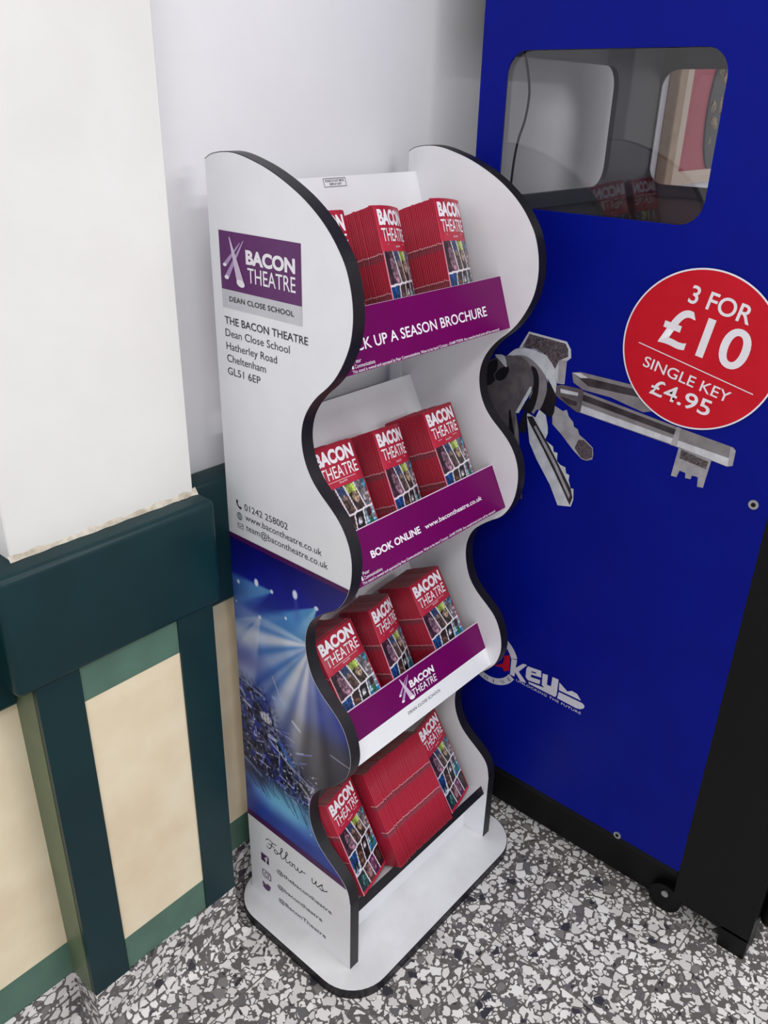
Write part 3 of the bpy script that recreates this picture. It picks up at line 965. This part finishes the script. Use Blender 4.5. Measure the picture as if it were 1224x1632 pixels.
def brochure_mesh(c):
    bm = bmesh.new()
    r = BT / 2
    sec = []                                     # (x, y, zone)
    for i in range(7):
        sec.append((BW + (r - BW) * i / 6, 0.0))
    for i in range(1, 6):
        a = -PI / 2 - PI * i / 6
        sec.append((r + .8 * r * math.cos(a), r + r * math.sin(a)))
    for i in range(7):
        sec.append((r + (BW - r) * i / 6, BT))
    zs = [0, .067, .077, .0785, .127, .137, .1385, BH]
    rings = []
    for z in zs:
        ring = []
        for x, y in sec:
            xb, yb = bend(x, c)
            ring.append(bm.verts.new((xb, y + yb, z)))
        rings.append(ring)
    for j in range(len(zs) - 1):
        for i in range(len(sec) - 1):
            f = bm.faces.new((rings[j][i + 1], rings[j][i], rings[j + 1][i], rings[j + 1][i + 1]))
            f.smooth = True
            if 5 <= i <= 12:
                f.material_index = {1: 2, 2: 3, 4: 2, 5: 3}.get(j, 0)
        f = bm.faces.new((rings[j][0], rings[j][-1], rings[j + 1][-1], rings[j + 1][0]))
        f.material_index = 1
    n = len(sec)
    for ring, top in ((rings[0], False), (rings[-1], True)):
        for i in range(n // 2):
            q = [ring[i], ring[i + 1], ring[n - 2 - i], ring[n - 1 - i]]
            q = [v for k_, v in enumerate(q) if v not in q[:k_]]
            if len(q) < 3:
                continue
            f = bm.faces.new(q if top else list(reversed(q)))
            f.material_index = 1
    bmesh.ops.recalc_face_normals(bm, faces=bm.faces)
    me = bm_mesh('brochure', bm)
    for m in ('red', 'pages', 'band', 'bandline'):
        me.materials.append(M[m])
    return me


def bend_decal(me, c, lift):
    """printed matter drawn in (x, z) on the cover, laid on the curled front"""
    for v in me.vertices:
        x, z = v.co.x, v.co.y
        xb, yb = bend(x, c)
        v.co = (xb, yb - lift - v.co.z, z)
    return me


def montage(x, z):
    """cover picture: three slanting rows of show photographs with white rules"""
    x, z = x / BW, z / .14
    zz = z - (x - .5) * .05
    row = np.where(zz > .655, 0, np.where(zz > .335, 1, 2))
    C = np.zeros((len(x), 3))
    cuts = [(.27, .47, .70), (.30, .52, .74), (.28, .50, .72)]
    slant = [.34, -.22, .20]
    tops = [1.03, .655, .335]
    pal = [[(84, 46, 66), (64, 84, 130), (70, 58, 52), (128, 126, 136)], [(26, 92, 176), (64, 42, 40), (36, 32, 40), (176, 206, 224)], [(40, 60, 76), (120, 76, 84), (104, 44, 110), (44, 28, 34)]]
    rule = np.minimum(np.abs(zz - .655), np.abs(zz - .335)) < .011
    for r_ in range(3):
        m = row == r_
        xx = x + slant[r_] * (zz - tops[r_])
        cell = np.zeros(len(x), int)
        for c_ in cuts[r_]:
            cell += (xx > c_)
            rule |= m & (np.abs(xx - c_) < .013)
        dt = (tops[r_] - zz) / .33                 # 0 at the top of the row
        for k_ in range(4):
            q = m & (cell == k_)
            C[q] = pal[r_][k_]
        if r_ == 0:
            q = m & (cell == 0); d = np.hypot((xx - .17) / .09, (dt - .75) / .5)
            C[q & (d < 1)] = (176, 128, 150)
            q = m & (cell == 1); C[q & (dt > .45)] = (96, 72, 66); C[q & (np.hypot((xx - .37) / .05, (dt - .5) / .12) < 1)] = (170, 140, 126)
            q = m & (cell == 2); C[q & (dt < .42) & (dt > .1)] = (186, 206, 92); C[q & (np.hypot((xx - .60) / .07, (dt - .62) / .2) < 1)] = (196, 166, 138)
            q = m & (cell == 3); C[q & (xx > .87) & (dt < .5)] = (70, 170, 204); C[q & (np.hypot((xx - .82) / .08, (dt - .75) / .3) < 1)] = (196, 184, 192)
        if r_ == 1:
            q = m & (cell == 0); C[q & (dt > .6)] = (196, 220, 240)
            for s_ in (.06, .14, .22):
                C[q & (np.hypot((xx - s_) / .03, (dt - .58) / .26) < 1)] = (12, 22, 60)
            q = m & (cell == 1); C[q & (np.hypot((xx - .42) / .07, (dt - .55) / .3) < 1)] = (126, 88, 74)
            q = m & (cell == 2); C[q & (np.hypot((xx - .62) / .05, (dt - .35) / .14) < 1)] = (226, 220, 226)
            q = m & (cell == 3); C[q & (dt > .55)] = (48, 150, 206); C[q & (np.hypot((xx - .87) / .06, (dt - .2) / .17) < 1)] = (96, 44, 58); C[q & (np.hypot((xx - .89) / .05, (dt - .58) / .2) < 1)] = (40, 128, 74)
        if r_ == 2:
            q = m & (cell == 0); C[q & (np.hypot((xx - .18) / .09, (dt - .5) / .3) < 1)] = (70, 130, 126)
            q = m & (cell == 1); C[q & (np.hypot((xx - .40) / .07, (dt - .4) / .3) < 1)] = (176, 130, 134)
            q = m & (cell == 2); C[q & (np.hypot((xx - .60) / .07, (dt - .4) / .3) < 1)] = (180, 110, 150)
            q = m & (cell == 3); C[q & (np.hypot((xx - .85) / .06, (dt - .4) / .3) < 1)] = (96, 70, 66)
    nn = vnoise(x * 26, z * 34, 8)
    n2 = vnoise(x * 60 + 3, z * 80, 12)
    C *= (.22 + .75 * nn * nn + .45 * n2)[:, None]
    C[rule] = (228, 220, 226)
    edge = (x < .035) | (x > .975) | (z < .05)
    C[edge] = (178, 34, 60)
    C[((x > .02) & (x < .035))] = (226, 190, 200)
    return srgb2lin(C)


def cover_parts(root, c):
    tt = joined([lay(text_mesh('BACON', .087, .0235, .05), .0055, .1805), lay(text_mesh('THEATRE', .085, .0200, .006), .0075, .1560), fill2d([rect(.018, .1515, .082, .1521)]), lay(text_mesh('Spring 2018', .018, .0028, .004), .042, .1468)])
    o = bpy.data.objects.new('cover_title', bend_decal(tt, c, .0005))
    tt.materials.append(M['wprint'])
    COL.objects.link(o); o.parent = root
    nx, nz = 72, 98
    bm = bmesh.new()
    l_ = bm.verts.layers.float_color.new('print')
    g = [[bm.verts.new((BW * i / nx, .141 * j / nz, 0)) for i in range(nx + 1)] for j in range(nz + 1)]
    for a, b in zip(g, g[1:]):
        for i in range(nx):
            bm.faces.new((a[i], a[i + 1], b[i + 1], b[i]))
    vs = [v for r_ in g for v in r_]
    P = np.array([(v.co.x, v.co.y) for v in vs])
    for v, cc in zip(vs, montage(P[:, 0], P[:, 1])):
        v[l_] = (*cc, 1)
    me = bend_decal(bm_mesh('photo', bm), c, .0004)
    me.materials.append(M['photo'])
    o = bpy.data.objects.new('cover_photo', me)
    COL.objects.link(o); o.parent = root


def stack(o, ex, ey, nb, c, count, pitch, front_label, inner_label, group, jit=.0006, shifts=None, cover=True):
    """a run of brochures; local x = width, y = back, z = up"""
    me = brochure_mesh(c)
    for i in range(count):
        b = bpy.data.objects.new('brochure', me)
        COL.objects.link(b)
        dx = random.uniform(-jit, jit) if i else 0
        dz = random.uniform(0, jit * 1.2) if i else 0
        if i and random.random() < .12:
            dz += .0012
        if shifts:
            sx, sz = shifts(i)
            dx += sx; dz += sz
        p = Vector(o) + nb * (pitch * i) + ex * dx + ey * dz
        b.matrix_world = frame(p, ex, nb, ey)
        if i == 0 and cover:
            b['label'] = front_label
            cover_parts(b, c)
        else:
            b['label'] = inner_label
        b['category'] = 'brochure'
        b['group'] = group


SH = ('top', 'second', 'third')
STK = {(0, 0): (.030, .1405, .012, 0.4), (0, 1): (.1811, .1415, .0332, -1.6), (0, 2): (.3294, .1432, .0242, -2.2),
       (1, 0): (.040, .1440, .002, -.6), (1, 1): (.1878, .1399, .0257, -2.0), (1, 2): (.3237, .1400, .0105, .5),
       (2, 0): (.0445, .1390, -.0018, 5.5), (2, 1): (.1898, .1422, .0332, .8), (2, 2): (.3118, .1420, 0.0, 4.6)}
POS = ('left', 'middle', 'right')
LOOK = {(0, 0): 'half hidden by the side panel', (0, 1): 'open edge curling back', (0, 2): 'curled, beside the right panel',
        (1, 0): 'standing flat and square', (1, 1): 'curling away from its spine', (1, 2): 'square beside the right panel',
        (2, 0): 'tilted with its right corner up', (2, 1): 'strongly curled, title foreshortened', (2, 2): 'flat beside the right panel'}
PIT = .0039
for (r_, c_), (x, h, cu, ps) in STK.items():
    (y, z), th, ln, dep = ROWS[r_]
    th2 = th
    ey = Vector((0, math.sin(th2), math.cos(th2)))
    nb = Vector((0, math.cos(th2), -math.sin(th2)))
    e0 = Vector((1, 0, 0))
    p = R(ps)
    ex = e0 * math.cos(p) + ey * math.sin(p)
    e2 = ey * math.cos(p) - e0 * math.sin(p)
    o = Vector((0, y, z)) + nb * .006 + e0 * x + ey * h - e2 * BH
    grp = 'brochures in the %s stack on the %s shelf' % (POS[c_], SH[r_])
    cnt = 26 if cu > .0 or r_ < 2 else 24
    if cu > .02:
        cnt = 23
    stack(o, ex, e2, nb, cu, cnt, PIT,
          'front red brochure of %s stack, %s shelf, %s' % (POS[c_], SH[r_], LOOK[(r_, c_)]),
          'red brochure stacked behind the front copy, %s stack, %s shelf' % (POS[c_], SH[r_]), grp)


def lean_frame(a, th, ps=0):
    a, th, ps = R(a), R(th), R(ps)
    ex = Vector((math.cos(a), -math.sin(a), 0))
    fw = Vector((-math.sin(a), -math.cos(a), 0))
    ey = Vector((0, 0, 1)) * math.cos(th) - fw * math.sin(th)
    nb = -(fw * math.cos(th) + Vector((0, 0, 1)) * math.sin(th))
    return ex * math.cos(ps) + ey * math.sin(ps), ey * math.cos(ps) - ex * math.sin(ps), nb


ex, ey, nb = lean_frame(-9.6, 25.5)
stack((.0465, -.290, .184), ex, ey, nb, .010, 8, PIT, 'front red brochure at left end of bottom shelf, lower corner hanging over the edge',
      'red theatre brochure behind the left-hand front copy on the bottom shelf', 'brochures at the left end of the bottom shelf')
ex, ey, nb = lean_frame(-9.5, 28.6)
stack((.3425, -.285, .177), ex, ey, nb, .008, 3, PIT, 'front red brochure at right end of bottom shelf, whole cover facing out',
      'red theatre brochure behind the right-hand front copy on the bottom shelf', 'brochures at the right end of the bottom shelf')
ex, ey, nb = lean_frame(0, 31)


def spine_shift(i):
    j = 47 - i                       # counted from the left
    if j < 6:
        return (-.006, .0006)
    if j < 9:
        return (-.003, .0004)
    if 15 < j < 19:
        return (.001, .0)
    return (0, .0003 * (i % 3))


stack((.3275, -.2985, .1865), nb, ey, Vector((-1, 0, 0)), 0.0, 48, .0038, '', 'red brochure spine-out in the wide middle block of the bottom shelf',
      'brochures spine-out in the middle of the bottom shelf', .0006, spine_shift, cover=False)

# ------------------------------------------------------------------ key-cutting machine
XM, XF = 0.578, 1.30
YB, YF, YFF = -.0655, -.718, -.882
mach = thing('key_cutting_machine', 'tall blue and black key-cutting kiosk with rounded windows and red price sticker', 'machine', (0.94, -0.45, 0))
FM = frame((XM, 0, 0), (0, -1, 0), (0, 0, 1))
win = rrect(.1205, 1.4285, .5145, 1.6835, .040, 8)
body = [(.0655, .1326), (.718, .1326), (.718, 2.05), (.0655, 2.05)]


def holed_side(x, t, loops):
    me = fill2d(loops, t / 2)
    me.transform(frame((x + t / 2, 0, 0), (0, -1, 0), (0, 0, 1)))
    return me


side = link('side_panel', holed_side(XM, .004, [body, win]), M['blue'], mach)
win_far = rrect(.080, 1.4285, .5145, 1.6835, .040, 8)
link('side_panel', holed_side(XF - .004, .004, [body, win_far]), M['blue'], mach)
lin_ = [(.071, .2), (.712, .2), (.712, 2.04), (.071, 2.04)]
link('inner_lining', joined([holed_side(XM + .0045, .004, [lin_, rrect(.119, 1.427, .516, 1.685, .041)]), holed_side(XF - .009, .004, [lin_, rrect(.082, 1.431, .512, 1.681, .04)])]), M['lining'], mach)
me = fill2d([[(XM + .0045, .1326), (XF - .0045, .1326), (XF - .0045, 2.05), (XM + .0045, 2.05)], rrect(.615, 1.4345, 1.082, 1.679, .045)], .006)
me.transform(frame((0, YB - .008, 0), (1, 0, 0), (0, 0, 1)))
link('back_panel', me, M['lining'], mach)
link('top_panel', box_mesh((XM, YF, 2.05), (XF, YB, 2.07)), M['mblack'], mach)
link('work_deck', box_mesh((XM + .01, YF, 1.36), (XF - .01, YB - .014, 1.405)), M['mblack'], mach)
for nm, x in (('window_pane', XM + .009), ('window_pane', XF - .013)):
    me = fill2d([rrect(.076, 1.423, .520, 1.689, .043)], .001)
    me.transform(frame((x + .001, 0, 0), (0, -1, 0), (0, 0, 1)))
    link(nm, me, M['glass'], mach)
link('plinth', box_mesh((XM + .022, YF, .012), (XF - .022, YB - .01, .1326)), M['mblack'], mach)
link('plinth_lip', box_mesh((XM + .004, YF, .112), (XF - .004, YB - .002, .1322), .004, 2), M['mblack'], mach)
fr = link('front_frame', joined([box_mesh((XM, YFF, .052), (XF, YF, 1.40)), box_mesh((XM, YFF, 1.40), (XM + .06, YF, 1.95)), box_mesh((XF - .06, YFF, 1.40), (XF, YF, 1.95)), box_mesh((XM, YFF, 1.95), (XF, YF, 2.07))]), M['mblack'], mach)  # upper opening of the unseen front is shaped to let light inside
link('window_pane', box_mesh((XM + .06, YFF + .03, 1.40), (XF - .06, YFF + .034, 1.95)), M['glass'], mach)
lp_, lt_ = Vector((.90, -.42, 1.86)), Vector((1.17, .05, 1.55))
link('added_spot_housing', cyl(lp_ - (lt_ - lp_).normalized() * .03, tuple(lt_ - lp_), .022, .05), M['chrome'], mach)  # invented housing for the added fill spot
sl = bpy.data.lights.new('added_kiosk_fill_spot', 'SPOT')  # added spot, brightens the wall seen through the back window
sl.energy, sl.spot_size, sl.spot_blend, sl.shadow_soft_size = 2.4, R(56), 1.0, .08
so = bpy.data.objects.new('added_kiosk_fill_spot', sl)
so.location = lp_
so.rotation_euler = (lt_ - lp_).to_track_quat('-Z', 'Y').to_euler()
COL.objects.link(so)
link('front_foot', box_mesh((XM, YFF + .001, .0), (XM + .07, YFF + .058, .06), .002, 1), M['mblack'], mach)
link('front_foot', box_mesh((XF - .07, YFF + .001, .0), (XF, YFF + .058, .06), .002, 1), M['mblack'], mach)
link('front_door', smooth(box_mesh((XM + .035, YFF - .045, .075), (XF - .035, YFF + .001, .62), .018, 4)), M['mblack'], mach)
for x, s in ((XM + .003, -1), (XF - .003, 1)):
    for y in (-.70, -.115):
        w = link('caster_wheel', cyl((x + .012 * -s, y, .036), (1, 0, 0), .036, .024), M['mblack'], mach)
        link('wheel_hub', cyl((x + s * .001, y, .050), (1, 0, 0), .0075, .004, 20), M['chrome'], w)

# prints on the machine side
K = ART
lay_order = [('printed_key_fob', [('head', 'k5', 0), ('head_in', 'khatch', 1), ('head_strip', 'k4', 2)]),
             ('printed_tubular_key', [('rod', 'k3', 0), ('rod_dark', 'k1', 1), ('rod_hi', 'k5', 2)]),
             ('printed_mortice_key', [('bit', 'k4', 0), ('bit_dark', 'khatch', 1), ('shaft', 'k3', 1), ('shaft_hi', 'k5', 2), ('shaft_dark', 'k1', 2), ('shaft_tip', 'k4', 3), ('collar', 'k4', 3), ('hub', 'k2', 4), ('hub_hi', 'k5', 5), ('hub_dark', 'k1', 5)]),
             ('printed_cylinder_key', [('disc_back', 'k5', 4), ('key3', 'k4', 4), ('key3_dark', 'khatch', 5), ('dark2', 'k0', 5), ('disc_mid', 'k3', 6), ('key2', 'k5', 5), ('key2_dark', 'k1', 6), ('key2_light', 'k4', 7), ('dark1', 'k0', 8)]),
             ('printed_latch_key', [('bow', 'k2', 9), ('bow_dark', 'k0', 10), ('groove1', 'k0', 10), ('groove1b', 'k3', 10), ('edge1', 'k5', 10), ('hole', 'k0', 11), ('wire', 'k5', 12)])]
for nm, items in lay_order:
    ms = []
    pr = []
    for key, mm, lv in items:
        if M[mm] not in ms:
            ms.append(M[mm])
        lp = K[key]
        if key in ('bow', 'disc_back', 'disc_mid', 'hole', 'bow_dark', 'dark1', 'dark2', 'wire'):
            lp = catmull(lp + [lp[0]], 4)[:-1]
        pr.append((lay(fill2d([lp]), 0, 0, 0, .00022 * lv), ms.index(M[mm])))
    decal(nm, joined_mats(pr), FM, .0003, ms, side)
SX, SZ, SR = .5492, 1.2339, .1353
stk = decal('price_sticker', joined_mats([(fill2d([ellipse(SX, SZ, SR, SR, 0, 96)]), 0), (lay(fill2d([ellipse(SX, SZ, SR - .0028, SR - .0028, 0, 96)]), 0, 0, 0, .0003), 1)]), FM, .0032, [M['wprint'], M['sred']], side)
tx = [lay(text_mesh('3 FOR', .1075, .0295, .012), .5165, 1.3113, R(-11.3)), lay(text_mesh('£10', .1520, .0660, .016), .4770, 1.2385, R(-9.8)),
      lay(text_mesh('SINGLE KEY', .1612, .0188, .006), .4569, 1.1903, R(-11.2)), lay(text_mesh('£4.95', .1115, .0280, .012), .4770, 1.1450, R(-8.9)), lay(fill2d([rect(0, -.0008, .2135, .0008)]), .4438, 1.2294, R(-12.7))]
decal('price_lettering', joined(tx), FM, .0040, M['wprint'], side)
# maker's logo
lg = []
CX, CZ = RING
def arc(a0, a1, r0, r1, n=24):
    o_ = [(CX + r1 * math.cos(R(a0 + (a1 - a0) * i / n)), CZ + r1 * math.sin(R(a0 + (a1 - a0) * i / n))) for i in range(n + 1)]
    i_ = [(CX + r0 * math.cos(R(a1 + (a0 - a1) * i / n)), CZ + r0 * math.sin(R(a1 + (a0 - a1) * i / n))) for i in range(n + 1)]
    return o_ + i_
pr = [(fill2d([arc(21, 165, .0565, .0735)]), 0), (fill2d([arc(195, 334, .0565, .0735)]), 0)]
for i, ch in enumerate('MACHINE'):
    a = 200 + i * 20.8
    t_ = text_mesh(ch, .0024 if ch == 'I' else .0085, .0095, -.005)
    t_.transform(Matrix.Translation((CX, CZ, .0003)) @ Matrix.Rotation(R(a + 90), 4, 'Z') @ Matrix.Translation((-.004, -.0698, 0)))
    pr.append((t_, 2))
pr.append((fill2d([K['red']]), 1))
mred = [(.150, .420), (.150, .462), (.160, .462), (.172, .446), (.184, .462), (.1935, .462), (.1935, .420), (.184, .420), (.184, .444), (.172, .428), (.160, .444), (.160, .420)]
pr.append((fill2d([mred]), 1))
for key in ('k', 'y', 'teeth', 'blade'):
    pr.append((fill2d([K[key]]), 0))
pr.append((fill2d([K['e'], K['e_hole']]), 0))
pr.append((lay(text_mesh('UNLOCKING THE FUTURE', .168, .0062, .006, 0, 1.1), .2752, .4062, R(-1.1)), 0))
decal('maker_logo', joined_mats(pr), FM, .0004, [M['lgrey'], M['lred'], M['ink']], side)
for u, z in ((.6919, .9956), (.5734, .137)):
    b_ = link('screw', cyl((XM - .001, -u, z), (1, 0, 0), .0085, .003, 24), M['chrome'], side)
    link('screw_socket', cyl((XM - .0028, -u, z), (1, 0, 0), .0040, .001, 16), M['mblack'], b_)
# lead hanging inside the near window
link('power_lead', tube([(XM + .03, -.128, 1.70), (XM + .035, -.150, 1.64), (XM + .035, -.148, 1.58), (XM + .03, -.132, 1.53), (XM + .03, -.128, 1.43), (XM + .03, -.127, 1.405)], .0022), M['mblack'], mach)

# ------------------------------------------------------------------ framed board on the wall beyond the kiosk
pic = thing('framed_board', 'wood-framed rose red board with gilt ornament, seen through the kiosk windows on the wall', 'picture', (1.95, 0.045, 1.39))
x0, x1, z0, z1 = 1.665, 2.30, 1.397, 2.05
fw_ = .035
fs = [box_mesh((x0 - .05, .018, z0 - .2), (x0, .0495, z1 + .1), .003, 1)]
link('upright_post', fs[0], M['wood'], pic)
link('frame', joined([box_mesh((x0, .028, z0), (x0 + .058, .0495, z1)), box_mesh((x1 - .058, .028, z0), (x1, .0495, z1)), box_mesh((x0 + .058, .028, z0), (x1 - .058, .0495, z0 + .037)), box_mesh((x0 + .058, .028, z1 - .037), (x1 - .058, .0495, z1))]), M['mat'], pic)
link('rose_board', box_mesh((x0 + .058, .036, z0 + .037), (x1 - .058, .0495, z1 - .037)), M['rose'], pic)
orn = []
for i in range(26):
    a = random.uniform(0, 2 * PI); r_ = random.uniform(.01, .10)
    c = Vector((1.965 + r_ * .8 * math.cos(a), .030, 1.60 + r_ * 1.5 * math.sin(a)))
    bm = bmesh.new()
    bmesh.ops.create_icosphere(bm, subdivisions=1, radius=random.uniform(.005, .016))
    me = bm_mesh('o', bm)
    me.transform(Matrix.Translation(c) @ Matrix.Diagonal((1, .5, random.uniform(1, 2.2), 1)))
    orn.append(me)
link('gilt_ornament', joined(orn), M['gold'], pic)
me = fill2d([ellipse(1.965, 1.60, .095, .17, 0, 40)], .003)
me.transform(frame((0, .033, 0), (1, 0, 0), (0, 0, 1)))
link('ornament_ground', me, M['darkorn'], pic)
